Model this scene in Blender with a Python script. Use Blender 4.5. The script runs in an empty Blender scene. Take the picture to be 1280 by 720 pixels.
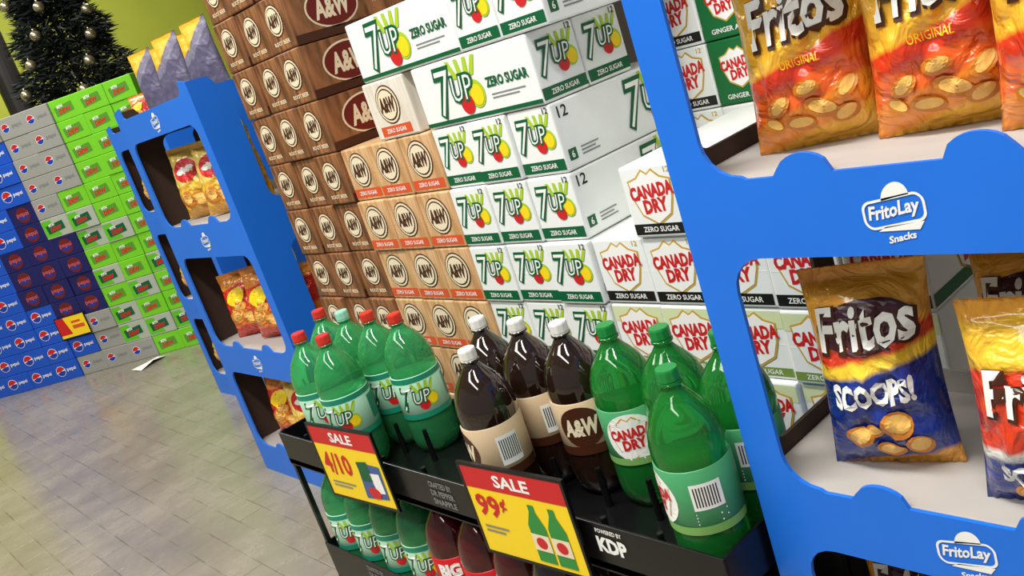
import bpy, bmesh, math, random
from mathutils import Vector, Matrix, noise
random.seed(7)
S = bpy.context.scene
COL = S.collection
H = 1.27            # eye height: z values written as H + dz
ORD = ['first','second','third','fourth','fifth','sixth','seventh','eighth','ninth','tenth','eleventh','twelfth','thirteenth','fourteenth']

# ------------------------------------------------------------------ materials
def lin(c):
    out = []
    for v in c:
        v = v/255.0
        out.append(v/12.92 if v <= .04045 else ((v+.055)/1.055)**2.4)
    return (out[0], out[1], out[2], 1)

_M = {}
def M(name, col, rough=.5, metal=0.0, trans=0.0, coat=0.0, var=0.0, scale=25.0, ior=1.45, emit=0.0):
    if name in _M: return _M[name]
    m = bpy.data.materials.new(name); m.use_nodes = True
    nt = m.node_tree; b = nt.nodes['Principled BSDF']
    b.inputs['Base Color'].default_value = lin(col)
    b.inputs['Roughness'].default_value = rough
    b.inputs['Metallic'].default_value = metal
    b.inputs['Transmission Weight'].default_value = trans
    b.inputs['Coat Weight'].default_value = coat
    b.inputs['IOR'].default_value = ior
    if emit:
        b.inputs['Emission Color'].default_value = lin(col); b.inputs['Emission Strength'].default_value = emit
    if var:
        tc = nt.nodes.new('ShaderNodeTexCoord'); nz = nt.nodes.new('ShaderNodeTexNoise')
        nz.inputs['Scale'].default_value = scale; nz.inputs['Detail'].default_value = 3
        nt.links.new(tc.outputs['Object'], nz.inputs['Vector'])
        mr = nt.nodes.new('ShaderNodeMapRange')
        mr.inputs['To Min'].default_value = 1-var; mr.inputs['To Max'].default_value = 1+var
        nt.links.new(nz.outputs['Fac'], mr.inputs['Value'])
        hs = nt.nodes.new('ShaderNodeHueSaturation'); hs.inputs['Color'].default_value = lin(col)
        nt.links.new(mr.outputs['Result'], hs.inputs['Value'])
        nt.links.new(hs.outputs['Color'], b.inputs['Base Color'])
    _M[name] = m
    return m

def wood_mat(name, c1, c2, rough=.45):
    m = bpy.data.materials.new(name); m.use_nodes = True
    nt = m.node_tree; b = nt.nodes['Principled BSDF']; b.inputs['Roughness'].default_value = rough
    tc = nt.nodes.new('ShaderNodeTexCoord'); mp = nt.nodes.new('ShaderNodeMapping')
    mp.inputs['Scale'].default_value = (30, 60, 6)
    nz = nt.nodes.new('ShaderNodeTexNoise'); nz.inputs['Scale'].default_value = 1.6; nz.inputs['Detail'].default_value = 4
    rp = nt.nodes.new('ShaderNodeValToRGB')
    rp.color_ramp.elements[0].position = .3; rp.color_ramp.elements[0].color = lin(c1)
    rp.color_ramp.elements[1].position = .7; rp.color_ramp.elements[1].color = lin(c2)
    nt.links.new(tc.outputs['Object'], mp.inputs['Vector']); nt.links.new(mp.outputs['Vector'], nz.inputs['Vector'])
    nt.links.new(nz.outputs['Fac'], rp.inputs['Fac']); nt.links.new(rp.outputs['Color'], b.inputs['Base Color'])
    return m

def bag_mat(name, stops, tilt=.12, rough=.2, bump=.85, coat=.7):
    m = bpy.data.materials.new(name); m.use_nodes = True
    nt = m.node_tree; b = nt.nodes['Principled BSDF']
    b.inputs['Roughness'].default_value = rough; b.inputs['Metallic'].default_value = .05
    b.inputs['Coat Weight'].default_value = coat; b.inputs['Coat Roughness'].default_value = .09
    tc = nt.nodes.new('ShaderNodeTexCoord'); sp = nt.nodes.new('ShaderNodeSeparateXYZ')
    nt.links.new(tc.outputs['Generated'], sp.inputs['Vector'])
    nz = nt.nodes.new('ShaderNodeTexNoise'); nz.inputs['Scale'].default_value = 3
    nt.links.new(tc.outputs['Generated'], nz.inputs['Vector'])
    a1 = nt.nodes.new('ShaderNodeMath'); a1.operation = 'MULTIPLY_ADD'; a1.inputs[1].default_value = tilt
    nt.links.new(sp.outputs['Y'], a1.inputs[0]); nt.links.new(sp.outputs['Z'], a1.inputs[2])
    a2 = nt.nodes.new('ShaderNodeMath'); a2.operation = 'MULTIPLY_ADD'; a2.inputs[1].default_value = .08
    nt.links.new(nz.outputs['Fac'], a2.inputs[0]); nt.links.new(a1.outputs[0], a2.inputs[2])
    a3 = nt.nodes.new('ShaderNodeMath'); a3.operation = 'SUBTRACT'; a3.inputs[1].default_value = tilt*.5+.04
    nt.links.new(a2.outputs[0], a3.inputs[0])
    rp = nt.nodes.new('ShaderNodeValToRGB'); cr = rp.color_ramp
    while len(cr.elements) > 1: cr.elements.remove(cr.elements[-1])
    cr.elements[0].position = 0; cr.elements[0].color = lin(stops[0][1])
    for i, (p, c) in enumerate(stops[1:]):
        e = cr.elements.new(max(0, p-.014)); e.color = lin(stops[i][1])
        e = cr.elements.new(p+.014); e.color = lin(c)
    nt.links.new(a3.outputs[0], rp.inputs['Fac']); nt.links.new(rp.outputs['Color'], b.inputs['Base Color'])
    # crinkled foil
    n2 = nt.nodes.new('ShaderNodeTexNoise'); n2.inputs['Scale'].default_value = 18; n2.inputs['Detail'].default_value = 3
    n2.inputs['Distortion'].default_value = 1.6
    nt.links.new(tc.outputs['Object'], n2.inputs['Vector'])
    bp = nt.nodes.new('ShaderNodeBump'); bp.inputs['Strength'].default_value = bump; bp.inputs['Distance'].default_value = .018
    nt.links.new(n2.outputs['Fac'], bp.inputs['Height']); nt.links.new(bp.outputs['Normal'], b.inputs['Normal'])
    return m

white = M('carton white', (238,241,238), .42, var=.03)
ink_green = M('print dark green', (0,92,52), .4)
ink_lime = M('print lime', (172,206,44), .4)
ink_red = M('print red', (205,32,36), .4)
ink_white = M('print white', (245,245,240), .4)
ink_black = M('print black', (22,22,22), .4)
ink_gold = M('print gold', (205,165,60), .4)
ink_cream = M('print cream', (238,222,190), .4)
ink_brown = M('print brown', (72,36,20), .4)
ink_orange = M('print orange red', (218,84,42), .4)
ink_maroon = M('print maroon', (110,28,22), .4)
ink_yellow = M('print yellow', (252,216,30), .4)
ink_tan = M('print corn chip', (214,132,44), .3, var=.2, scale=60)
ink_chip = M('print corn chip light', (250,198,104), .3, var=.15, scale=60)
ink_blue = M('print blue', (20,60,170), .4)
ink_grey = M('print grey', (130,134,134), .4)
ink_teal = M('print teal', (30,140,110), .4)
ink_dusk = M('print dark maroon navy', (66,30,44), .25)
brown_wood = wood_mat('brown plank print', (84,50,29), (172,115,72))
tan_wood = wood_mat('tan plank print', (186,138,88), (234,194,146))
cream_wood = wood_mat('cream plank print', (216,206,188), (240,234,222))
blue_board = M('blue cardboard', (28,114,226), .42, var=.06, scale=8)
brown_board = M('brown cardboard', (58,40,30), .8, var=.1)
tray_board = M('grey white cardboard', (176,170,164), .7, var=.06)
black_plastic = M('black plastic', (12,12,14), .3)
pet_seven = M('green bottle plastic light', (74,186,116), .04, trans=.72, coat=.3, ior=1.33)
pet_ginger = M('green bottle plastic deep', (44,158,66), .04, trans=.72, coat=.3, ior=1.33)
pet_root = M('dark brown soda in plastic', (34,20,14), .05, coat=1.0)
pet_red = M('red soda in plastic', (70,12,14), .1, coat=.6)

# ------------------------------------------------------------------ helpers
def link(name, me, parent=None, loc=(0,0,0), rotz=0.0):
    o = bpy.data.objects.new(name, me); COL.objects.link(o)
    o.location = loc; o.rotation_euler = (0,0,rotz)
    if parent: o.parent = parent
    return o
def tag(o, label, cat, group=None):
    o['label'] = label; o['category'] = cat
    if group: o['group'] = group
    return o
def thing(name, label, cat, loc=(0,0,0), rotz=0.0, group=None, tilt=0.0):
    o = bpy.data.objects.new(name, None); COL.objects.link(o)
    o.empty_display_size = .05
    o.location = loc; o.rotation_euler = (0,tilt,rotz)
    return tag(o, label, cat, group)
def mesh(name, vs, fs, mats, mi=None, smooth=False):
    me = bpy.data.meshes.new(name); me.from_pydata([tuple(v) for v in vs], [], fs)
    for m in mats: me.materials.append(m)
    if mi:
        for p, i in zip(me.polygons, mi): p.material_index = i
    if smooth:
        for p in me.polygons: p.use_smooth = True
    me.update(); return me
def bm_mesh(name, bm, mats, smooth=False):
    me = bpy.data.meshes.new(name); bm.normal_update(); bm.to_mesh(me); bm.free()
    for m in (mats if isinstance(mats, (list,tuple)) else [mats]): me.materials.append(m)
    if smooth:
        for p in me.polygons: p.use_smooth = True
    return me
def box(bm, x0,y0,z0,x1,y1,z1, bev=0.0):
    r = bmesh.ops.create_cube(bm, size=1)
    for v in r['verts']:
        v.co = Vector(((x0+x1)/2+v.co.x*(x1-x0), (y0+y1)/2+v.co.y*(y1-y0), (z0+z1)/2+v.co.z*(z1-z0)))
    if bev:
        es = list({e for v in r['verts'] for e in v.link_edges})
        bmesh.ops.bevel(bm, geom=es, offset=bev, segments=2, profile=.5, affect='EDGES')
def cyl(bm, x,y,z0,z1,r,n=12,r2=None):
    m = Matrix.Translation((x,y,(z0+z1)/2))
    bmesh.ops.create_cone(bm, cap_ends=True, segments=n, radius1=r, radius2=r if r2 is None else r2, depth=z1-z0, matrix=m)
def lathe(prof, n=28, wob=None):
    vs, fs = [], []
    for i, (r, z) in enumerate(prof):
        for k in range(n):
            a = 2*math.pi*k/n
            rr = r*(wob(a, z) if wob else 1)
            vs.append((rr*math.cos(a), rr*math.sin(a), z))
    for i in range(len(prof)-1):
        for k in range(n):
            fs.append((i*n+k, i*n+(k+1)%n, (i+1)*n+(k+1)%n, (i+1)*n+k))
    if prof[0][0] > 1e-5: fs.append(tuple(range(n))[::-1])
    if prof[-1][0] > 1e-5: fs.append(tuple((len(prof)-1)*n+k for k in range(n)))
    return vs, fs

_T = {}
def eval_curve(cu):
    ob = bpy.data.objects.new('tmp', cu); COL.objects.link(ob)
    bpy.context.view_layer.update()
    dg = bpy.context.evaluated_depsgraph_get()
    me = bpy.data.meshes.new_from_object(ob.evaluated_get(dg))
    vs = [tuple(v.co) for v in me.vertices]; fs = [tuple(p.vertices) for p in me.polygons]
    bpy.data.objects.remove(ob); bpy.data.meshes.remove(me); bpy.data.curves.remove(cu)
    return vs, fs
def text_geo(t, bold, shear):
    k = (t, bold, shear)
    if k not in _T:
        cu = bpy.data.curves.new('t', 'FONT'); cu.body = t; cu.resolution_u = 2
        cu.offset = bold; cu.shear = shear; cu.size = 1
        vs, fs = eval_curve(cu)
        xs = [v[0] for v in vs]; ys = [v[1] for v in vs]
        cx, cy, w, h = (min(xs)+max(xs))/2, (min(ys)+max(ys))/2, max(xs)-min(xs), max(ys)-min(ys)
        _T[k] = ([((v[0]-cx)/w, (v[1]-cy)/h) for v in vs], fs, w, h)
    return _T[k]
def plate(outer, holes, thick):
    cu = bpy.data.curves.new('p', 'CURVE'); cu.dimensions = '2D'; cu.fill_mode = 'BOTH'; cu.extrude = thick/2
    for pts in [outer]+holes:
        sp = cu.splines.new('POLY'); sp.points.add(len(pts)-1)
        for p, (x, y) in zip(sp.points, pts): p.co = (x, y, 0, 1)
        sp.use_cyclic_u = True
    return eval_curve(cu)

class Art:
    """flat printed artwork: polygons in (a right, b up) with a print layer"""
    def __init__(s): s.v=[]; s.f=[]; s.mi=[]; s.mats=[]
    def _add(s, pts, faces, mat, L):
        if mat not in s.mats: s.mats.append(mat)
        k = len(s.v); i = s.mats.index(mat)
        s.v += [(p[0], p[1], L) for p in pts]
        for f in faces: s.f.append(tuple(q+k for q in f)); s.mi.append(i)
        return s
    def rect(s, x0,y0,x1,y1, mat, L=0, nx=1, ny=1):
        pts = [(x0+(x1-x0)*i/nx, y0+(y1-y0)*j/ny) for j in range(ny+1) for i in range(nx+1)]
        fs = [(j*(nx+1)+i, j*(nx+1)+i+1, (j+1)*(nx+1)+i+1, (j+1)*(nx+1)+i) for j in range(ny) for i in range(nx)]
        return s._add(pts, fs, mat, L)
    def ell(s, cx,cy,rx,ry, mat, L=0, n=20, rings=1, rot=0, a0=0, a1=None):
        full = a1 is None
        a1 = 2*math.pi if full else a1
        pts=[(cx,cy)]; fs=[]
        m = n if full else n+1
        c, sn = math.cos(rot), math.sin(rot)
        for r in range(1, rings+1):
            for k in range(m):
                t = a0+(a1-a0)*k/n
                x, y = rx*r/rings*math.cos(t), ry*r/rings*math.sin(t)
                pts.append((cx+c*x-sn*y, cy+sn*x+c*y))
        for k in range(n):
            k2 = (k+1)%m
            fs.append((0, 1+k, 1+k2))
            for r in range(1, rings):
                fs.append((1+(r-1)*m+k, 1+r*m+k, 1+r*m+k2, 1+(r-1)*m+k2))
        return s._add(pts, fs, mat, L)
    def poly(s, pts, mat, L=0): return s._add(pts, [tuple(range(len(pts)))], mat, L)
    def text(s, t, cx,cy, w, h, mat, L=1, bold=.015, shear=0, rot=0):
        vs, fs, w0, h0 = text_geo(t, bold, shear)
        if w is None: w = h*w0/h0
        if h is None: h = w*h0/w0
        c, sn = math.cos(rot), math.sin(rot)
        return s._add([(cx+c*x*w-sn*y*h, cy+sn*x*w+c*y*h) for x, y in vs], fs, mat, L)
    def build(s, name, fn): return mesh(name, [fn(*v) for v in s.v], s.f, s.mats, s.mi)

def rr(x0,y0,x1,y1,r,n=5):
    pts=[]
    for cx,cy,a in ((x1-r,y0+r,-90),(x1-r,y1-r,0),(x0+r,y1-r,90),(x0+r,y0+r,180)):
        for k in range(n+1):
            t = math.radians(a+90*k/n); pts.append((cx+r*math.cos(t), cy+r*math.sin(t)))
    return pts

# ------------------------------------------------------------------ setting
def floor_mat():
    m = bpy.data.materials.new('worn brick floor tiles'); m.use_nodes = True
    nt = m.node_tree; b = nt.nodes['Principled BSDF']; N = nt.nodes.new; K = nt.links.new
    tc = N('ShaderNodeTexCoord'); mp = N('ShaderNodeMapping')
    mp.inputs['Rotation'].default_value = (0,0,math.radians(90))
    K(tc.outputs['Object'], mp.inputs['Vector'])
    br = N('ShaderNodeTexBrick')
    br.inputs['Color1'].default_value = lin((146,137,120)); br.inputs['Color2'].default_value = lin((138,129,113))
    br.inputs['Mortar'].default_value = lin((112,103,88)); br.inputs['Scale'].default_value = 1
    br.inputs['Brick Width'].default_value = .19; br.inputs['Row Height'].default_value = .095
    br.inputs['Mortar Size'].default_value = .003; br.inputs['Mortar Smooth'].default_value = .5
    br.offset = .5
    K(mp.outputs['Vector'], br.inputs['Vector'])
    # joints are worn away in patches
    n1 = N('ShaderNodeTexNoise'); n1.inputs['Scale'].default_value = 6; n1.inputs['Detail'].default_value = 4
    K(tc.outputs['Object'], n1.inputs['Vector'])
    st = N('ShaderNodeMapRange'); st.inputs['From Min'].default_value = .44; st.inputs['From Max'].default_value = .58
    st.inputs['To Min'].default_value = .05; st.inputs['To Max'].default_value = 1
    K(n1.outputs['Fac'], st.inputs['Value'])
    mx = N('ShaderNodeMix'); mx.data_type = 'RGBA'; mx.inputs['A'].default_value = lin((142,133,116))
    K(st.outputs['Result'], mx.inputs['Factor']); K(br.outputs['Color'], mx.inputs['B'])
    nz = N('ShaderNodeTexNoise'); nz.inputs['Scale'].default_value = 2.4; nz.inputs['Detail'].default_value = 10; nz.inputs['Roughness'].default_value = .7
    K(tc.outputs['Object'], nz.inputs['Vector'])
    mr = N('ShaderNodeMapRange'); mr.inputs['From Min'].default_value = .3; mr.inputs['From Max'].default_value = .7
    mr.inputs['To Min'].default_value = .72; mr.inputs['To Max'].default_value = 1.14
    hs = N('ShaderNodeHueSaturation')
    K(nz.outputs['Fac'], mr.inputs['Value']); K(mr.outputs['Result'], hs.inputs['Value'])
    K(mx.outputs['Result'], hs.inputs['Color']); K(hs.outputs['Color'], b.inputs['Base Color'])
    rg = N('ShaderNodeMapRange'); rg.inputs['From Min'].default_value = .3; rg.inputs['From Max'].default_value = .7
    rg.inputs['To Min'].default_value = .12; rg.inputs['To Max'].default_value = .38
    K(nz.outputs['Fac'], rg.inputs['Value']); K(rg.outputs['Result'], b.inputs['Roughness'])
    b.inputs['Coat Weight'].default_value = .2; b.inputs['Coat Roughness'].default_value = .2
    bp = N('ShaderNodeBump'); bp.inputs['Strength'].default_value = .25; bp.inputs['Distance'].default_value = .002
    K(br.outputs['Fac'], bp.inputs['Height']); bp.invert = True
    K(bp.outputs['Normal'], b.inputs['Normal'])
    return m
def struct(name, x0,y0,z0,x1,y1,z1, mat):
    bm = bmesh.new(); box(bm, x0,y0,z0,x1,y1,z1)
    o = link(name, bm_mesh(name, bm, mat)); o['kind'] = 'structure'; return o
struct('floor', -5,-3,-.05, 7,11,0, floor_mat())
struct('wall_back', -5,10.5,0, 7,10.65,4.2, M('olive yellow wall paint', (176,184,60), .7, var=.25, scale=1.2))
struct('wall_right', 5.0,-3,0, 5.15,10.5,4.2, M('dark wall paint', (60,52,44), .7, var=.1, scale=2))
struct('ceiling', -5,-3,4.2, 7,10.65,4.3, M('ceiling white', (204,204,200), .8, var=.05))

# ------------------------------------------------------------------ soda cartons
CD, CW, CH = .385, .124, .131
def carton_mesh(name, d, w, h, mat):
    bm = bmesh.new(); box(bm, -d/2,-w/2,0, d/2,w/2,h, .004)
    # glued end flap seam
    box(bm, -d/2-.0003,-w/2+.004,h*.5-.0006, -d/2+.002,w/2-.004,h*.5+.0006)
    return bm_mesh(name, bm, mat)
def front_map(d): return lambda a,b,L: (-d/2-.0006*(L+1), -a, b)
def side_map(w):  return lambda a,b,L: (a, -w/2-.0006*(L+1), b)
def tail_map(d):  return lambda a,b,L: (d/2+.0006*(L+1), a, b)

def seven_logo(A, cx, cy, s, L=1):
    for dx, an in ((.10,.22),(.25,.06),(.40,-.10),(.54,-.26)):
        x = cx+dx*s; y = cy+.2*s
        A.poly([(x,y),(x+.13*s,y),(x+.10*s-an*s*.7+.02*s,y+.34*s),(x+.02*s-an*s*.7,y+.34*s)], ink_lime, L)
    A.ell(cx+.60*s, cy-.14*s, .24*s, .26*s, ink_lime, L); A.ell(cx+.62*s, cy-.16*s, .17*s, .19*s, ink_yellow, L+1)
    A.ell(cx+.28*s, cy-.28*s, .19*s, .19*s, ink_red, L+1)
    A.text('7', cx-.28*s, cy, .66*s, .98*s, ink_green, L+1, .06, .25)
    A.text('7', cx-.28*s, cy, .52*s, .82*s, ink_white, L+2, -.01, .25)
    A.text('UP', cx+.26*s, cy+.02*s, .70*s, .54*s, ink_green, L+2, .07, .2)
    A.text('UP', cx+.26*s, cy+.02*s, .60*s, .44*s, ink_white, L+3, -.005, .2)
def bars(A, x, y, w, n, mat, L=0, h=.003, gap=.007):
    for k in range(n): A.rect(x, y-k*gap, x+w*(1-.2*(k % 2)), y-k*gap+h, mat, L)
def seven_end():
    A = Art(); A.rect(-.06,.006,.06,.028, ink_green, 0)
    A.text('ZERO SUGAR', 0,.017,.075,.010, ink_white, 1)
    seven_logo(A, -.008,.078,.074)
    A.text('12', .047,.122,.014,.012, ink_black, 1)
    return A
def seven_side_a():
    A = Art(); A.text('12', -.165,.112,.026,.022, ink_black, 0)
    A.rect(-.18,.018,-.158,.04, ink_green, 0); A.text('6', -.169,.029,.008,.014, ink_white, 1)
    bars(A, -.145,.034,.05,3, ink_grey)
    seven_logo(A, .06,.068,.105)
    return A
def seven_side_b():
    A = Art(); seven_logo(A, -.06,.066,.11)
    A.text('ZERO SUGAR', .105,.066,.125,.020, ink_green, 1, .04)
    A.rect(-.184,.004,.184,.012, ink_green, 0)
    bars(A, .05,.040,.10,2, ink_grey)
    return A
def root_badge(A, cx, cy, r, ring, L=0):
    A.ell(cx,cy,r*1.08,r*1.08, ring, L); A.ell(cx,cy,r,r, ink_cream, L+1); A.ell(cx,cy,r*.88,r*.88, ink_brown, L+2); A.ell(cx,cy,r*.8,r*.8, ink_cream, L+3)
    A.text('A&W', cx,cy, r*1.5, r*.85, ink_brown, L+4, .05, .15)
def root_end(band):
    A = Art()
    if band:
        root_badge(A, -.002,.076,.041, ink_brown)
        A.rect(-.06,.007,.06,.029, ink_orange, 0); A.text('ZERO SUGAR', 0,.018,.08,.010, ink_white, 1)
    else:
        root_badge(A, -.002,.074,.037, ink_brown)
        A.text('ROOT BEER', 0,.020,.08,.010, ink_cream, 0, .02)
    return A
def root_side():
    A = Art()
    A.rect(-.19,.0,.19,.022, ink_brown, 0)
    A.ell(-.065,.068,.078,.05, ink_cream, 0, 28); A.ell(-.065,.068,.073,.045, ink_maroon, 1, 28)
    A.text('A&W', -.065,.068,.11,.052, ink_cream, 2, .04, .2)
    A.text('ROOT BEER', .1,.06,.09,.016, ink_cream, 0)
    return A
def shield(A, cx, cy, s, out, L=0, txt=None, fill=None):
    def pts(k):
        return [(cx+x*s*k, cy+y*s*k) for x, y in ((-.5,.3),(-.28,.36),(-.12,.5),(0,.42),(.12,.5),(.28,.36),(.5,.3),(.46,-.05),(.34,-.36),(0,-.55),(-.34,-.36),(-.46,-.05))]
    P, Q = pts(1.0), pts(.92)
    def fan(p): return [(cx,cy)]+p, [(0,1+i,1+(i+1)%len(p)) for i in range(len(p))]
    v, f = fan(P); A._add(v, f, out, L)
    v, f = fan(Q); A._add(v, f, fill or ink_white, L+1)
    t = txt or ink_red
    A.text('CANADA', cx, cy+.1*s, 1.0*s, .26*s, t, L+2, .05, .1, .10)
    A.text('DRY', cx+.03*s, cy-.17*s, .58*s, .26*s, t, L+2, .05, .1, .10)
carton_green = M('carton green', (16,104,52), .42, var=.05)
def ginger_end(green=False, lime=False):
    A = Art()
    if green:
        shield(A, 0,.074,.080, ink_gold); A.text('GINGER ALE', 0,.016,.08,.010, ink_white, 1)
    elif lime:
        A.rect(-.061,.095,.061,.126, M('print pale lime', (216,226,178), .4), 0)
        shield(A, 0,.076,.098, ink_gold, 1); A.rect(-.06,.006,.06,.022, M('print sage green', (120,150,70), .4), 0); A.text('ZERO SUGAR', 0,.014,.08,.009, ink_white, 1)
    else:
        shield(A, 0,.076,.098, ink_gold); A.rect(-.06,.006,.06,.026, ink_black, 0); A.text('ZERO SUGAR', 0,.016,.08,.010, ink_white, 1)
        A.text('12', .045,.121,.013,.010, ink_gold, 0)
    return A
def ginger_side():
    A = Art(); shield(A, -.06,.07,.11, ink_gold); A.rect(-.19,.006,.19,.026, ink_green, 0); A.text('ZERO SUGAR', .08,.016,.1,.012, ink_white, 1)
    return A

KIND = {}
def kind(key, mat, end, side, d=CD, w=CW, h=CH, tail=None):
    KIND[key] = dict(d=d, w=w, h=h, body=carton_mesh('carton', d, w, h, mat),
        end=end.build('end_panel', front_map(d)) if end else None,
        side=side.build('side_panel', side_map(w)) if side else None,
        tail=tail.build('end_panel', tail_map(d)) if tail else None)
kind('seven', white, seven_end(), seven_side_a())
kind('seven_long', white, None, seven_side_b(), d=.372, tail=seven_end())
kind('brown', brown_wood, root_end(False), root_side(), w=.130)
kind('tan', tan_wood, root_end(True), None, w=.129)
kind('cream', cream_wood, root_end(True), None, w=.165)
kind('ginger', white, ginger_end(), ginger_side(), w=.127)
kind('ginger_lime', white, ginger_end(False, True), None, w=.127)
kind('ginger_green', carton_green, ginger_end(True), ginger_side(), w=.127)

def case(key, x, y, z, label, group, rotz=0.0, parts=('end','side','tail')):
    k = KIND[key]
    t = thing('soda_carton', label, 'soda carton', (x, y, z), rotz, group)
    link('carton', k['body'], t)
    if k['end'] and 'end' in parts: link('end_panel', k['end'], t)
    if k['side'] and 'side' in parts: link('side_panel', k['side'], t)
    if k['tail'] and 'tail' in parts: link('end_panel', k['tail'], t)
    return t
FX = 1.155; XC = FX+CD/2
def rz(r): return H+.119-.133*(r+1)          # bottom of row r
side3 = ['left','middle','right']
def J(): return random.uniform(-.006,.006)
for r in range(-2, 8):
    for c in range(3):
        case('brown', XC+J(), 2.43-.1325*(c+.5), rz(r),
             'brown root beer carton, %s row from the top, %s column of its stack' % (ORD[r+2], side3[c]), 'brown soda cartons beside the blue display')
for r in range(2, 8):
    for c in range(3):
        case('tan', XC+J(), 2.03-.1315*(c+.5), rz(r),
             'tan carton with orange bottom band, %s row of the tan stack, %s column' % (ORD[r-2], side3[c]), 'tan soda cartons with orange bands')
for r in range(2, 8):
    for c in range(3):
        case('seven', XC+J(), 1.634-.1255*(c+.5), rz(r),
             'white lemon lime carton facing end-on, %s full row down its stack, %s column' % (ORD[r-2], side3[c]), 'white cartons with green bands, ends outward')
R90 = -math.pi/2
case('cream', XC, 1.75, rz(1), 'cream carton with round badge on top of the tan stack, beside white carton', None)
case('seven_long', FX+.063, 1.634-.187, rz(1), 'white carton lying lengthwise right of the cream carton, front one of two', 'white cartons lying lengthwise', R90)
case('seven_long', FX+.190, 1.634-.187, rz(1), 'white carton lying lengthwise behind another directly above the end-on white stack', 'white cartons lying lengthwise', R90)
case('seven_long', FX+.063, 1.818-.187, rz(0), 'topmost white carton lying lengthwise, overlapping cream carton below', 'white cartons lying lengthwise', R90)
case('seven_long', FX+.190, 1.818-.187, rz(0), 'rear topmost white carton lying lengthwise behind the front topmost one', 'white cartons lying lengthwise', R90)
case('seven', XC, 1.443-.0625, rz(0), 'topmost end-on white carton immediately right of the topmost lengthwise carton', None)
case('seven', XC, 1.316-.0625, rz(0), 'topmost end-on white carton at the right end of the top row', None)
for j in range(5):
    r0 = 4 if j == 0 else 3
    for r in range(r0, 8):
        case('ginger' if r < 5 else 'ginger_lime', XC+J(), 1.256-.1285*(j+.5), rz(r),
             'white ginger ale carton with red script, %s column from white stack, %s from top' % (ORD[j], ORD[r-r0]), 'white ginger ale cartons behind the rack')
for j in range(5):
    for r in range(-1, 4):
        g = j in (1, 2) and r < 3
        case('ginger_green' if g else 'ginger', XC+.40, 1.318-.1285*(j+.5), rz(r),
             '%s ginger ale carton in rear stack, %s row from top, %s from left' % ('green' if g else 'white', ORD[r+1], ORD[j]), 'rear ginger ale cartons behind the snack display')
def base(name, x0,y0,x1,y1,z1,label):
    bm = bmesh.new(); box(bm, x0,y0,z1-.02,x1,y1,z1,.002)
    n = max(2, int((y1-y0)/.3))
    for i in range(n+1):
        y = y0+.03+(y1-y0-.06)*i/n
        box(bm, x0+.02,y-.02,0,x1-.02,y+.02,z1-.02)
    tag(link(name, bm_mesh(name, bm, M('raw display wood', (120,96,66), .8, var=.1))), label, 'display base')
base('display_base', FX+.01,.62,FX+CD-.01,2.43, rz(7)-.001, 'low wooden platform carrying the front soda carton stacks')
base('display_base', FX+.41,.68,FX+.78,1.313, rz(3)-.001, 'tall wooden platform carrying the rear ginger ale cartons')

# ------------------------------------------------------------------ far angled wall of soda cases
def globe(A, cx, cy, r, L=0, half=False):
    A.ell(cx,cy,r*1.1,r*1.1, ink_white, L)
    A.ell(cx,cy,r,r, ink_red, L+1, 12, a0=.35, a1=math.pi+.1); A.ell(cx,cy,r,r, ink_blue, L+1, 12, a0=math.pi+.35, a1=2*math.pi+.0)
WD, WW, WH = .26, .198, .1315
def far_art(k):
    A = Art()
    if k == 'dark':
        A.ell(.0,.066,.05,.05, ink_maroon, 0); A.ell(.0,.066,.04,.03, M('print deep blue',(40,52,140),.4), 1, a0=math.pi, a1=2*math.pi)
        A.text('pepsi', .0,.07,.09,.034, M('print pale red',(200,90,100),.4), 2, .02)
    elif k in ('pepsi','silver'):
        globe(A, -.045,.07,.034 if k == 'pepsi' else .026); A.text('pepsi', .04,.07,.07,.030, ink_white if k != 'silver' else ink_grey, 1, .02)
    else:
        if k == 'silver_green': A.poly([(-.095,.01),(.02,.01),(-.03,.12),(-.095,.12)], M('print bright green',(96,190,30),.4), 0)
        A.poly([(-.07,.03),(.06,.045),(.055,.10),(-.075,.085)], M('print mid green',(86,150,46),.4) if k == 'green' else ink_green, 1)
        A.text('MTN', -.03,.086,.045,.018, ink_white, 2, .04, .2, .1); A.text('DEW', -.005,.058,.09,.028, ink_red, 2, .05, .2, .1)
    return A
fm = {'pepsi': M('case blue', (26,84,196), .35), 'dark': M('case navy', (28,30,92), .35), 'silver': M('case silver', (156,156,148), .4),
      'green': M('case bright green', (120,206,38), .4), 'silver_green': M('case pale grey', (174,182,164), .4)}
for k in fm:
    KIND['far_'+k] = dict(d=WD, w=WW, h=WH, body=carton_mesh('carton', WD, WW, WH, fm[k]), end=far_art(k).build('end_panel', front_map(WD)), side=None, tail=None)
DR = Vector((.640,-.768)); PR = Vector((1.907,5.97))+DR*.10; AL = math.atan2(.640,.768); NR = Vector((.768,.640))
word = {'pepsi':'bright blue','dark':'navy blue','silver':'silver grey','green':'bright green','silver_green':'pale grey and green'}
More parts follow.
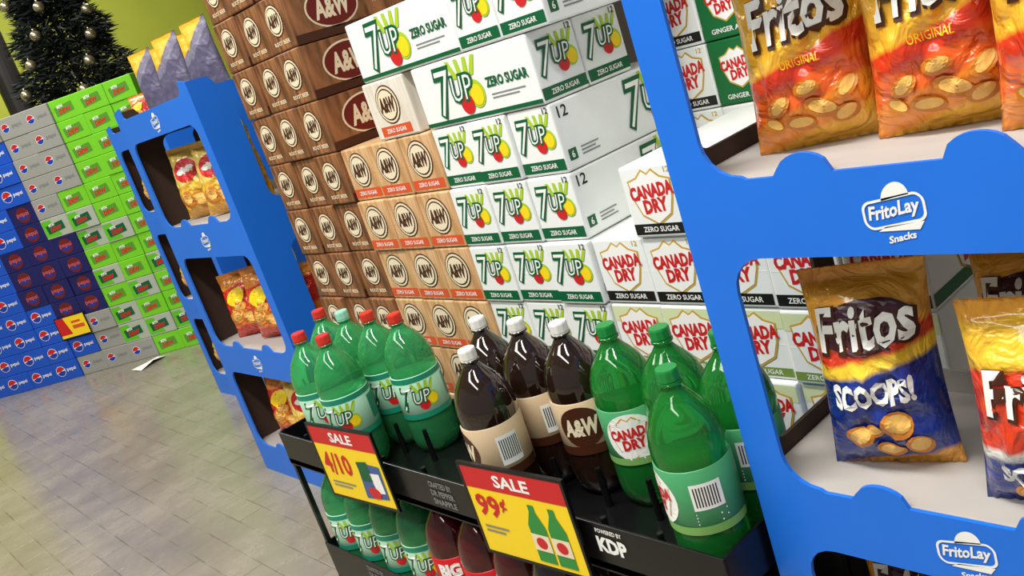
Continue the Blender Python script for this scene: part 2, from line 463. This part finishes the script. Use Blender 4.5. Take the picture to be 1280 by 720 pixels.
for i in range(-1, 9):
    for r in range(13):            # r = 0 top row
        if i <= 0: k = 'green' if not (i == 0 and r in (8, 11)) else 'silver_green'
        elif i == 1: k = 'green' if r not in (6, 9, 11) else 'silver_green'
        elif i == 2: k = 'silver' if r < 4 or r > 11 else ('silver_green' if r in (5,6,8,10,11) else 'green')
        elif i == 3: k = 'silver' if r < 5 or r > 9 else ('silver_green' if r in (5,) else 'dark')
        elif i == 4: k = 'silver' if r < 1 or r > 11 else ('dark' if 4 <= r <= 9 else 'pepsi')
        else: k = 'dark' if (i == 5 and 6 <= r <= 8) else 'pepsi'
        p = PR-DR*(.2*(i+.5))+NR*(WD/2+random.uniform(0,.016))
        t = thing('soda_case', '%s soda case, %s row from the top, %s column from the right' % (word[k], ORD[r], ORD[i+1]), 'soda case',
                  (p.x,p.y,.133*(12-r)), AL, 'cases of the far angled soda wall')
        link('carton', KIND['far_'+k]['body'], t); link('end_panel', KIND['far_'+k]['end'], t)

def flat_sign(name, label, w, h, loc, rotz, art, tilt=0):
    t = thing(name, label, 'sign', loc, rotz, None, tilt)
    bm = bmesh.new()
    fr = .006
    box(bm, 0,-w/2-fr,-fr, .006,-w/2,h+fr); box(bm, 0,w/2,-fr,.006,w/2+fr,h+fr)
    box(bm, 0,-w/2,-fr,.006,w/2,0); box(bm, 0,-w/2,h,.006,w/2,h+fr); box(bm, .004,-w/2,0,.006,w/2,h)
    link('frame', bm_mesh('frame', bm, black_plastic), t)
    bm = bmesh.new(); box(bm, .001,-w/2,0,.0038,w/2,h)
    c = link('card', bm_mesh('card', bm, ink_yellow), t)
    link('print', art.build('print', lambda a,b,L: (.0005-.0005*L, -a, b)), c)
    return t
A = Art(); A.poly([(-.11,.02),(-.02,.02),(-.05,.14),(-.11,.14)], ink_red, 0); A.rect(.0,.05,.09,.075, ink_orange, 0); A.rect(.0,.09,.07,.105, ink_orange, 0)
p = PR-DR*.90-NR*.012
flat_sign('price_sign', 'small yellow price sign on the far soda wall', .22,.14,(p.x,p.y,.28), AL, A)
vs = [(-.11,-.05,0),(.1,-.06,.006),(.12,.05,0),(-.09,.06,.008),(0,-.055,.02),(.01,.055,.003)]
me = mesh('paper_scrap', [(x,y,z+.002) for x,y,z in vs], [(0,4,5,3),(4,1,2,5)], [M('white paper',(235,235,228),.7,var=.03)])
p = PR-DR*.38-NR*.17
tag(link('paper_scrap', me, None, (p.x,p.y,0), .4), 'white scrap of paper on the floor below the green cases', 'paper')

# ------------------------------------------------------------------ blue cardboard displays
LIPS = [H-.237, H-.655, H-1.04]; TOPS = [H+.062, H-.338, H-.748]; DTOP = H+.150
LLIPS = [H-.275, H-.735, H-1.15]; LTOPS = [H+.030, H-.395, H-.845]; LTOP = H+.118      # the two left displays
def hole(a0, a1, b0, b1, r, bumps=True):
    pts = rr(a0,b0,a1,b1,r,5)
    if not bumps: return pts
    low = []
    w = a1-a0
    for k in range(1, 48):
        a = a0+r+(w-2*r)*k/48
        def bmp(c):
            q = (a-(a0+c*w))/.034
            return .024*math.sqrt(max(0, 1-q*q)) if abs(q) < 1 else 0
        low.append((a, b0-.004+bmp(.29)+bmp(.71)))
    return pts+low
def frito_logo():
    A = Art(); w, h = .034,.016
    out = rr(-w,-h,w,h,.011,7); inn = rr(-w+.0028,-h+.0028,w-.0028,h-.0028,.0085,7)
    n = len(out)
    A._add(out+inn, [(i,(i+1)%n,n+(i+1)%n,n+i) for i in range(n)], ink_white, 0)
    A.text('FritoLay', 0,.000,.056,.020, ink_white, 0, .03, .15)
    A.ell(.004,h-.002,.015,.016, ink_white, 0, 18, a0=0, a1=math.pi)
    A.poly([(-.020,-h-.002),(.024,-h-.008),(.03,-h+.001),(-.012,-h+.002)], ink_white, 0)
    A.text('Snacks', .004,-h-.013,.030,.008, ink_white, 0, .03, .1)
    return A
def display(label, x, y, W, D, strip, side_in, side_out, lips, tops, dt):
    """front face at world x, centred on y"""
    t = thing('snack_display', label, 'cardboard display', (x+D/2, y, 0), 0, 'blue cardboard snack displays')
    th = .006; c = .055
    top = [(W/2,dt+.03),(W/2-c,dt+.04),(W/2-c-.012,dt+.008),(W/2-c-.03,dt),(-W/2+c+.03,dt),(-W/2+c+.012,dt+.008),(-W/2+c,dt+.04),(-W/2,dt+.03)]
    vs, fs = plate([(-W/2,0),(W/2,0)]+top, [hole(-W/2+strip, W/2-strip, lips[i], tops[i], .045) for i in range(3)], th)
    v3 = [(-D/2+th/2-z, -a, b) for a,b,z in vs]
    mi = [1 if all(v3[i][0] > -D/2+th-.0005 for i in f) else 0 for f in fs]
    link('front_panel', mesh('front_panel', v3, fs, [blue_board, brown_board], mi), t)
    for s in (-1, 1):
        vs, fs = plate([(-D/2+th,0),(D/2,0),(D/2,dt),(-D/2+.09,dt),(-D/2+.07,dt+.03),(-D/2+th,dt+.03)],
                       [hole(-D/2+side_in, D/2-side_out, lips[i]+.02, tops[i], .035, False) for i in range(3)], th)
        v3 = [(a, s*(W/2-th/2)+z, b) for a,b,z in vs]
        mi = [0 if all(abs(v3[i][1]) > W/2-.0005 for i in f) else 1 for f in fs]
        link('side_panel', mesh('side_panel', v3, fs, [blue_board, brown_board], mi), t)
    for z in lips+[dt-.03]:
        bm = bmesh.new(); box(bm, -D/2+th+.001,-W/2+th+.001,z-.014, D/2-.002,W/2-th-.001,z-.004, .001)
        box(bm, D/2-.008,-W/2+th+.001,z-.004, D/2-.002,W/2-th-.001,z+.03)
        link('shelf_tray', bm_mesh('shelf_tray', bm, tray_board), t)
    for z in [(tops[0]+dt)/2, (lips[0]+tops[1])/2-.002, (lips[1]+tops[2])/2-.002]:
        link('logo', frito_logo().build('logo', lambda a,b,L,z=z: (-D/2-.0008, -a, b+z+.0035*math.sin(a/.034*2.2))), t)
    return t
display('large blue cardboard snack display at the right, nearest the camera', .85, .475, .55, .29, .055, .05, .05, LIPS, TOPS, DTOP)
display('blue cardboard snack display left of the brown cartons, with bags on top', 1.12, 3.01, .68, .42, .05, .12, .06, LLIPS, LTOPS, LTOP)
display('farther blue cardboard snack display, mostly behind the other left one', 1.49, 4.31, .68, .42, .05, .12, .06, LLIPS, LTOPS, LTOP)

# ------------------------------------------------------------------ snack bags
def bag_T(w, h, d, k=1.0):
    def T(a, b):
        u = min(1, abs(2*a/w)); s = b/h
        q = max(0, min(1, (s-.035)/.90))
        f = (math.sin(math.pi*q)**.5 if 0 < q < 1 else 0)*(1.15-.32*s)
        e = max(0, 1-u**2.2)**.6
        wr = noise.noise(Vector((a*38, b*30, d*10)))*.010+noise.noise(Vector((a*90, b*60, 3)))*.005
        # pleats running out of the two seals
        wr += .0045*math.sin(a*150+2*noise.noise(Vector((a*20,1,d))))*(math.exp(-max(0,h-b-.02)/.035)+math.exp(-max(0,b-.015)/.025))
        # broad diagonal folds
        wr -= .006*math.exp(-((a*.8+b*.5-.13)/.010)**2)+.005*math.exp(-((-a*.7+b*.6-.06)/.009)**2)
        return max(.0012, d/2*f*e+k*wr*f*e*1.2)
    return T
BAG = {}
def bag_kind(key, w, h, d, mat, art, k=1.0):
    T = bag_T(w, h, d, k); nx, nz = 34, 46
    vs, fs = [], []
    def pinch(b): return 1-.10*math.sin(math.pi*b/h)-.10*max(0, b/h-.5)
    for side in (-1, 1):
        for j in range(nz+1):
            b = h*j/nz
            for i in range(nx+1):
                a = w*(i/nx-.5)
                crimp = .0016*math.sin(i*2.4) if (j < 2 or j > nz-2) else 0
                vs.append((side*T(a,b)+crimp, -a*pinch(b), b))
    n1 = (nx+1)*(nz+1)
    for j in range(nz):
        for i in range(nx):
            q = j*(nx+1)+i
            fs.append((q, q+nx+1, q+nx+2, q+1)); fs.append((n1+q, n1+q+1, n1+q+nx+2, n1+q+nx+1))
    for j in range(nz):
        for i in (0, nx):
            q = j*(nx+1)+i
            fs.append((q, q+nx+1, n1+q+nx+1, n1+q))
    for i in range(nx):
        for j in (0, nz):
            q = j*(nx+1)+i
            fs.append((q, q+1, n1+q+1, n1+q))
    body = mesh('bag', vs, fs, [mat], None, True)
    am = None
    if art: am = art.build('print', lambda a,b,L: (-(T(a,b)+.0026+.0009*L), -a*pinch(b), b))
    BAG[key] = (body, am)
def bag(key, x, y, z, label, rot=0, tilt=0, group='snack bags in the blue displays', s=1.0, roll=0.0):
    t = thing('snack_bag', label, 'snack bag', (x,y,z), rot, group, tilt)
    t.rotation_euler = (roll, tilt, rot)
    t.scale = (s,s,s)
    link('bag', BAG[key][0], t)
    if BAG[key][1]: link('print', BAG[key][1], t)
    return t
def chips(A, pts, L=0):
    for (a,b,rx,ry,ro) in pts:
        A.ell(a,b,rx,ry, ink_tan, L, 14, 4, ro); A.ell(a+rx*.08,b+ry*.14,rx*.78,ry*.66, ink_chip, L+.6, 12, 3, ro+.2)
def fritos(A, cy, w, h, L=0):
    A.text('Fritos', .001,cy-.002,w*1.02,h*1.05, ink_brown, L, .07, .15, .10); A.text('Fritos', -.001,cy,w*.98,h*.95, ink_white, L+1.2, .03, .15, .10)
A = Art(); fritos(A, .160, .125, .058)
A.text('ORIGINAL', 0,.106,.050,.010, ink_yellow, 0, .0, 0, .05)
chips(A, [(-.040,.058,.018,.010,.5),(.012,.048,.022,.012,-.4),(.045,.066,.016,.010,.6),(-.018,.034,.019,.010,-.2),(.0,.074,.018,.010,.1),(.036,.036,.018,.010,.3),(-.052,.036,.014,.009,-.6)])
bag_kind('corn', .168,.245,.112, bag_mat('gold and red snack foil', [(0,(255,190,58)),(.10,(252,150,38)),(.24,(244,104,34)),(.36,(226,58,28)),(.46,(255,190,54)),(.93,(250,176,48))], tilt=.22), A)
A = Art(); A.ell(0,.200,.066,.032, ink_dusk, -1.2, 28, 8, .10); fritos(A, .202, .132, .058)
A.text('SCOOPS!', -.002,.118,.108,.034, ink_white, 1, .05, .1, .10)
chips(A, [(-.032,.056,.020,.016,.3),(.020,.074,.020,.020,-.5),(.040,.042,.017,.016,.6),(.004,.036,.018,.013,-.2),(-.010,.066,.012,.010,.2)])
bag_kind('scoop', .158,.270,.108, bag_mat('orange yellow and blue snack foil', [(0,(244,170,54)),(.05,(24,50,140)),(.53,(255,212,58)),(.60,(216,60,30)),(.68,(255,180,58)),(.95,(248,164,52))]), A)
A = Art(); fritos(A, .165, .135, .058)
A.text('SCOOPS!', -.004,.06,.110,.030, ink_white, 1, .05, .1, .10)
chips(A, [(-.03,.03,.018,.012,.3),(.03,.028,.018,.012,-.4)])
bag_kind('scoop_gold', .172,.262,.10, bag_mat('gold and blue snack foil', [(0,(26,50,140)),(.32,(236,236,228)),(.37,(222,60,28)),(.74,(255,200,56)),(.95,(240,166,44))]), A)
A = Art(); A.ell(0,.17,.06,.04, ink_red, 0, 20, 4); A.ell(0,.172,.046,.014, ink_white, 1, 16, 3, .15); chips(A, [(-.03,.07,.04,.03,.3),(.03,.06,.04,.03,-.3)])
bag_kind('yellow', .19,.25,.11, bag_mat('yellow snack foil', [(0,(246,180,44)),(.3,(252,200,70)),(.5,(255,222,110)),(.95,(240,184,60))], bump=1), A)
A = Art(); A.ell(-.01,.16,.05,.03, ink_yellow, 0, 16, 4, .3); chips(A, [(-.03,.09,.04,.03,.3),(.03,.07,.04,.03,-.3),(.0,.12,.03,.02,.1)])
bag_kind('red', .19,.25,.11, bag_mat('red and orange snack foil', [(0,(226,60,30)),(.2,(244,130,44)),(.42,(226,44,28)),(.8,(246,150,50))], bump=1), A)
bag_kind('purple', .13,.27,.055, bag_mat('grey lilac snack foil with yellow top', [(0,(96,92,120)),(.66,(128,124,146)),(.82,(238,190,50))], tilt=.45, bump=.3, rough=.4, coat=.1), None, .45)

z1, z2, z3 = (v-.003 for v in LIPS)
L1, L2, L3, L4 = (v-.003 for v in LLIPS+[LTOP-.03])
bag('corn', .975,.606,z1, 'gold and red corn chip bag, leftmost on the upper shelf at right', .30, .04)
bag('corn', .975,.452,z1, 'gold and red corn chip bag, middle of three on upper shelf at right', .2, .03)
bag('corn', .940,.308,z1, 'gold and red corn chip bag, rightmost on upper shelf and nearest the lip', .15, .02)
bag('scoop', .945,.590,z2, 'blue and orange corn chip bag standing leftmost on the lower right shelf', .28, .04)
bag('scoop', 1.062,.44,z2, 'blue and orange corn chip bag behind the leftmost lower bag', .1, .02, s=.95)
bag('scoop', 1.066,.285,z2, 'blue and orange corn chip bag at the back right of the lower shelf', .1, .02, s=.95)
bag('scoop_gold', .915,.385,z2, 'gold topped corn chip bag at the right of the lower right shelf', .15, .0, s=.94)
bag('scoop', .95,.60,z3, 'blue corn chip bag low at the bottom of right display', .25, .05)
bag('scoop_gold', .95,.40,z3, 'gold topped corn chip bag low at the bottom of right display', .25, .05)
near3 = ['nearest','middle','farthest']
for zi, (z, nm) in enumerate(((L1,'top'),(L2,'middle'),(L3,'lowest'))):
    for i, yy in enumerate((2.80, 2.985, 3.18)):
        k = (('yellow','yellow','yellow'),('red','red','red'),('red','yellow','red'))[zi][i]
        bag(k, 1.238, yy, z+.004, '%s chip bag in the %s opening of left display, %s of three' % (k, nm, near3[i]), .45+.12*((i+zi) % 2), .02+.04*((i+zi) % 2), roll=(-.04,.05,.02)[(i+zi) % 3], s=(1.0,.96,1.0)[(i+2*zi) % 3])
bag('yellow', 1.445, 2.83, L1, 'orange yellow bag seen through the side cutout of left display', .25, .03, s=.9)
bag('red', 1.445, 2.83, L3, 'red bag seen through the low side cutout of left display', .25, .03, s=.9)
for i, (yy, x, s, rl) in enumerate([(2.77,1.26,.86,-.06),(2.90,1.28,.78,.08),(3.03,1.26,.88,-.05),(3.16,1.28,.80,.07),(3.28,1.26,.86,-.04)]):
    bag('purple', x, yy, L4+.006, 'lilac bag with yellow top on the left blue display, %s from the right' % ORD[i], .45+.15*(i % 2), (.04,-.02,.06,.02,.04)[i], 'lilac bags on top of the left display', s=s, roll=rl)
bag('yellow', 1.46, 2.80, L4, 'orange bag on top of left display beside the brown cartons', .1, .02, s=.8)
for (z, lab) in [(L1,'chip bag in the top opening of the farther blue display'),(L2,'chip bag in the middle opening of the farther blue display'),(L3,'chip bag in the lowest opening of the farther blue display')]:
    bag('red', 1.57, 4.55, z, lab, .05, .02, s=.92)
bag('red', 1.65, 4.53, L4, 'small red bag on top of the farther blue display', .6, .1, s=.7)

# ------------------------------------------------------------------ bottle rack
UZ = H-.80; LZ = H-1.145
RX0, RX1, RY0, RY1 = .76, 1.02, .759, 2.095
rack = thing('bottle_rack', 'black two tier plastic bottle rack in front of the cartons', 'rack', ((RX0+RX1)/2,(RY0+RY1)/2,0))
ox, oy = (RX0+RX1)/2, (RY0+RY1)/2
hx, hy = (RX1-RX0)/2, (RY1-RY0)/2
CELLS = [2.03-.1145*i for i in range(5)]+[1.392,1.278,1.164,1.05,.936,.822]
LCELLS = [2.03-.1145*i for i in range(11)]
bm = bmesh.new(); cyl(bm, 0,0,0,.075,.007,8,.005); peg = bm_mesh('divider_peg', bm, black_plastic)
for zb in (UZ, LZ):
    bm = bmesh.new(); RH = .070 if zb == UZ else .098
    box(bm, -hx,-hy,zb-.014, hx,hy,zb-.001)
    box(bm, -hx,-hy,zb-.018, -hx+.005,hy,zb+RH,.001); box(bm, hx-.005,-hy,zb-.014, hx,hy,zb+RH)
    box(bm, -hx+.005,-hy,zb-.014, hx-.005,-hy+.005,zb+RH); box(bm, -hx+.005,hy-.005,zb-.014, hx-.005,hy,zb+RH)
    tr = link('tray', bm_mesh('tray', bm, black_plastic), rack)
    cc = CELLS if zb == UZ else LCELLS
    ys = [cc[0]+.0575]+[(cc[i]+cc[i+1])/2 for i in range(len(cc)-1)]
    for y in ys:
        for x in (.885, .774, 1.006): link('divider_peg', peg, tr, (x-ox, y-oy, zb-.001))
    for yy, lines in ((1.42,('CRAFTED BY','DR PEPPER','SNAPPLE')),(.975,('POWERED BY','KDP'))) if zb == UZ else ((1.86,('CRAFTED BY','DR PEPPER','SNAPPLE')),):
        Lb = Art(); up = RH-.070
        if len(lines) == 3:
            for q, tx in enumerate(lines): Lb.text(tx, -(yy-oy), up+.052-.019*q, .075, .013, ink_grey, 0, .02)
        else:
            Lb.text(lines[0], -(yy-oy), .059, .055, .008, ink_white, 0, .02); Lb.text(lines[1], -(yy-oy), .034, .062, .028, ink_white, 0, .05)
        link('lettering', Lb.build('lettering', lambda a,b,L,zb=zb: (-hx-.0012, -a, zb+b)), tr)
for sy in (-1, 1):
    for sx in (-1, 1):
        bm = bmesh.new(); box(bm, sx*(hx-.008)-.006, sy*(hy-.008)-.006, 0, sx*(hx-.008)+.006, sy*(hy-.008)+.006, UZ-.014)
        link('post', bm_mesh('post', bm, black_plastic), rack)
bm = bmesh.new(); box(bm, hx+.001,-hy,.02,hx+.005,hy,UZ+.05); link('shade_backing', bm_mesh('shade_backing', bm, black_plastic), rack)  # added black sheet, stands in for the shade behind the lower bottles

prof = [(0,.006),(.02,.004),(.034,.0),(.045,.004),(.052,.02),(.0545,.036),(.0545,.074),(.0535,.082),(.0535,.188),(.0545,.196),(.054,.212),(.050,.232),(.042,.252),(.030,.268),(.020,.280),(.0145,.288),(.0145,.292),(.0175,.293),(.0175,.296),(.0135,.297),(.0135,.312)]
def wob(a, z): return 1-(.07*(.5+.5*math.cos(5*a))*(1-z/.04) if z < .04 else 0)
bv, bf = lathe(prof, 40, wob)
lv, lf = lathe([(.0541,.086),(.0552,.087),(.0552,.184),(.0541,.185)], 40)
def ridg(a, z): return 1+.03*(1 if int(a*30/6.2832*2) % 2 else 0)
cv, cf = lathe([(.0152,.299),(.0158,.3),(.0158,.314),(.0148,.317),(.0001,.317)], 40, ridg)
rv, rf = lathe([(.0158,.2942),(.0158,.2985),(.0136,.2985)], 24)
BOT = {}
def bottle_kind(key, pet, labmat, cap, art):
    R = .0552
    def wrap(a,b,L):
        t = math.pi + a/R; q = R+.0005+.0003*L
        return (q*math.cos(t), q*math.sin(t), b)
    BOT[key] = (mesh('body', bv, bf, [pet], None, True), mesh('wrap_label', lv, lf, [labmat], None, True),
                mesh('cap', cv+rv, cf+[tuple(i+len(cv) for i in f) for f in rf], [cap]), art.build('print', wrap))
A = Art(); A.rect(-.15,.087,.15,.100, ink_teal, 0, 40); A.rect(-.15,.172,.15,.184, ink_teal, 0, 40); seven_logo(A, -.008,.136,.062)
A.rect(.075,.11,.125,.165, ink_teal, 0, 8)
bottle_kind('seven', pet_seven, M('label pale green', (168,214,184), .35), M('red cap', (206,52,38), .35), A)
A = Art(); A.rect(-.15,.087,.15,.104, ink_brown, 0, 40); A.ell(0,.140,.040,.038, ink_brown, 1, 24, 4); A.text('A&W', 0,.140,.066,.034, ink_cream, 2, .05, .15)
A.rect(.078,.11,.118,.165, ink_white, 0, 6)
for k in range(9): A.rect(.082+.004*k,.12,.0838+.004*k,.158, ink_black, 1)
bottle_kind('root', pet_root, M('label cream tan', (196,172,138), .35), M('white cap', (232,230,222), .35), A)
A = Art(); A.rect(-.15,.087,.15,.10, M('label edge green',(120,170,90),.4), 0, 40); A.ell(0,.137,.045,.042, ink_white, 0, 24, 4); shield(A, 0,.138,.072, ink_gold, 1)
A.rect(.068,.125,.112,.165, ink_white, 0, 6)
for k in range(9): A.rect(.072+.004*k,.13,.0738+.004*k,.16, ink_black, 1)
bars(A, .068,.118,.045,4, ink_white, 0, .002, .005)
bottle_kind('ginger', pet_ginger, M('label green', (70,150,98), .35), M('green cap', (24,132,58), .35), A)
A = Art(); A.text('BIG', 0,.158,.05,.032, ink_white, 1, .06); A.text('RED', 0,.118,.07,.04, ink_white, 1, .06)
bottle_kind('red', pet_red, M('label red', (190,24,30), .35), M('red cap', (206,52,38), .35), A)
mint_cap = mesh('cap', cv+rv, cf+[tuple(i+len(cv) for i in f) for f in rf], [M('mint cap', (150,214,190), .35)])
def bottle(key, x, y, z, label, rot, group, cap=None):
    t = thing('soda_bottle', label, 'soda bottle', (x,y,z), rot, group)
    b = BOT[key]
    link('body', b[0], t); l = link('wrap_label', b[1], t); link('print', b[3], l); link('cap', cap or b[2], t)
GX, GF = .945, .826
g = 'bottles on the upper tray of the rack'
for i in range(4):
    bottle('seven', GX, CELLS[i], UZ, 'green bottle with %s cap, %s from the left in the back row' % ('pale mint' if i == 1 else 'red', ORD[i]), .55+.1*i, g, mint_cap if i == 1 else None)
bottle('seven', GF, CELLS[1], UZ, 'green bottle with red cap, front row of rack, left one of two', .9, g)
bottle('seven', GF, CELLS[2], UZ, 'green bottle with red cap, front row of rack, right one of two', .6, g)
for n_ in range(3): bottle('root', GX, CELLS[5+n_], UZ, 'dark root beer bottle with white cap, %s from the left in back row' % ORD[n_], (1.0,-.6,.6)[n_], g)
bottle('root', GF, CELLS[6], UZ, 'dark root beer bottle standing alone in the front row', -.5, g)
for n_ in range(3): bottle('ginger', GX, CELLS[8+n_], UZ, 'green bottle with green cap, %s from the left in back row' % ORD[n_], (.62,.3,-.9)[n_], g)
bottle('ginger', GF, .826, UZ, 'green bottle with green cap, alone in front row beside right display', -.75, g)
g = 'bottles on the lower tray of the rack'
for n_ in range(4): bottle('seven', GF, LCELLS[n_], LZ, 'green bottle on the lower tray, %s from its left end' % ORD[n_], .6, g)
for n_ in range(3): bottle('red', GF, LCELLS[4+n_], LZ, 'red labelled bottle on the lower tray, %s of three from left' % ORD[n_], .55, g)
for n_ in range(3): bottle('root', GF, LCELLS[7+n_], LZ, 'dark root beer bottle on lower tray, %s from left' % ORD[n_], .5, g)

# sale signs
def sale_art():
    A = Art(); w, h = .24,.172
    A.rect(-w/2,h-.042,w/2,h, ink_red, 0); A.text('SALE', 0,h-.021,.085,.024, ink_white, 1, .03)
    return A
A = sale_art(); A.text('4', -.090,.085,.030,.052, ink_red, 1, .03); A.text('/', -.066,.083,.018,.056, ink_red, 1, .02); A.text('10', -.025,.085,.050,.052, ink_red, 1, .03)
bars(A, -.1,.034,.09,2, ink_grey, 1, .004, .009)
A.poly([(.02,.012),(.105,.02),(.11,.098),(.03,.1)], M('sign photo blue',(70,96,150),.5), 1); A.poly([(.03,.055),(.07,.058),(.068,.105),(.028,.1)], ink_green, 2); A.poly([(.07,.03),(.1,.034),(.1,.08),(.066,.078)], ink_white, 2); A.ell(.06,.03,.022,.014, ink_red, 3)
flat_sign('sale_sign', 'yellow and red sale sign clipped on the left of the rack, price for four', .24,.172,(.735,1.71,H-.827), .06, A)
A = sale_art(); A.text('99', -.078,.097,.058,.044, ink_red, 1, .03); A.text('¢', -.038,.104,.016,.028, ink_red, 1, .02)
bars(A, -.105,.052,.06,2, ink_grey, 1, .004, .009)
for cx in (.032,.078):
    A.poly([(cx-.02,.008),(cx+.02,.008),(cx+.02,.078),(cx+.007,.105),(cx+.007,.118),(cx-.007,.118),(cx-.007,.105),(cx-.02,.078)], M('sign bottle green',(46,140,60),.4), 1)
    A.rect(cx-.02,.03,cx+.02,.062, ink_cream, 2); A.ell(cx,.046,.012,.011, ink_red, 3)
flat_sign('sale_sign', 'yellow and red sale sign with two green bottles, ninety nine cents', .24,.172,(.735,1.15,H-.827), .06, A)

# ------------------------------------------------------------------ Christmas tree and post far behind
TX, TY, TR = 2.40, 7.55, .78
tree = thing('christmas_tree', 'dark Christmas tree behind the far soda wall', 'tree', (TX,TY,0))
bm = bmesh.new(); cyl(bm, 0,0,0,3.3,.05,10,.01); link('trunk', bm_mesh('trunk', bm, M('bark',(56,40,28),.9,var=.2)), tree)
vs, fs = [], []
for k in range(26000):
    z = .5+2.95*random.random()**.8
    rmax = TR*(3.55-z)/2.9
    r = rmax*math.sqrt(random.random())*(1+.14*math.sin(z*22)); a = random.random()*6.283
    c = Vector((r*math.cos(a), r*math.sin(a), z-.25*r))
    d = Vector((math.cos(a)+random.uniform(-.7,.7), math.sin(a)+random.uniform(-.7,.7), random.uniform(-.5,.3))).normalized()*.08
    s = Vector((random.uniform(-1,1),random.uniform(-1,1),random.uniform(-1,1))).cross(d).normalized()*.009
    i = len(vs); vs += [c-s, c+s, c+d]; fs.append((i,i+1,i+2))
link('foliage', mesh('foliage', vs, fs, [M('dark needle green',(18,27,20),.7,var=.3)]), tree)
bm = bmesh.new(); cyl(bm, 0,0,0,.06,.3,16,.26); link('stand', bm_mesh('stand', bm, black_plastic), tree)
gold = M('silvery gold ornament', (186,172,138), .2, metal=.85)
bm = bmesh.new(); bmesh.ops.create_uvsphere(bm, u_segments=16, v_segments=10, radius=.04); cyl(bm, 0,0,.036,.052,.008,8)
orn = bm_mesh('ornament', bm, gold, True)
for k in range(16):
    z = 1.85+.085*k; rad = TR*(3.55-z)/2.9*1.12+.02; a = math.radians(-115+((k*67) % 120)-60)
    tag(link('tree_ornament', orn, None, (TX+rad*math.cos(a), TY+rad*math.sin(a), z-.25*rad)), 'silvery gold ball ornament hanging on the dark Christmas tree', 'ornament', 'ornaments on the tree')
bm = bmesh.new(); cyl(bm, 0,0,0,4.2,.11,20); cyl(bm, 0,0,0,.12,.15,20)
tag(link('support_post', bm_mesh('support_post', bm, M('dark post paint',(30,26,24),.5,var=.1)), None, (2.36,9.3,0)), 'dark vertical post left of the Christmas tree', 'post')

# ------------------------------------------------------------------ lights, world, camera
def area(loc, sx, sy, power, col=(1,.98,.94), rot=(0,0,0)):
    l = bpy.data.lights.new('ceiling_lamp', 'AREA'); l.shape = 'RECTANGLE'; l.size = sx; l.size_y = sy; l.energy = power; l.color = col
    o = bpy.data.objects.new('ceiling_lamp', l); COL.objects.link(o); o.location = loc; o.rotation_euler = rot
area((-.35,1.0,3.9), .35, 4.0, 195)
area((-1.9,2.5,3.9), .35, 8.0, 155)
area((.9,6.4,3.9), .5, 4.0, 175)
area((3.2,8.6,3.9), 1.5, 1.2, 85)
w = bpy.data.worlds.new('world'); S.world = w; w.use_nodes = True
w.node_tree.nodes['Background'].inputs['Color'].default_value = (.94,.95,.93,1)
w.node_tree.nodes['Background'].inputs['Strength'].default_value = .26
S.view_settings.view_transform = 'Standard'

psi, th, ro = math.radians(37), math.radians(15), math.radians(18.5)
F = Vector((math.sin(psi)*math.cos(th), math.cos(psi)*math.cos(th), -math.sin(th)))
R0 = Vector((math.cos(psi), -math.sin(psi), 0)); U0 = R0.cross(F)
Rt = R0*math.cos(ro)-U0*math.sin(ro); Up = R0*math.sin(ro)+U0*math.cos(ro)
cam = bpy.data.cameras.new('camera'); cam.sensor_width = 36; cam.lens = 36*1150/1280; cam.clip_start = .02
co = bpy.data.objects.new('camera', cam); COL.objects.link(co)
mw = Matrix((Rt, Up, -F)).transposed().to_4x4(); mw.translation = (0,0,H)
co.matrix_world = mw
S.camera = co
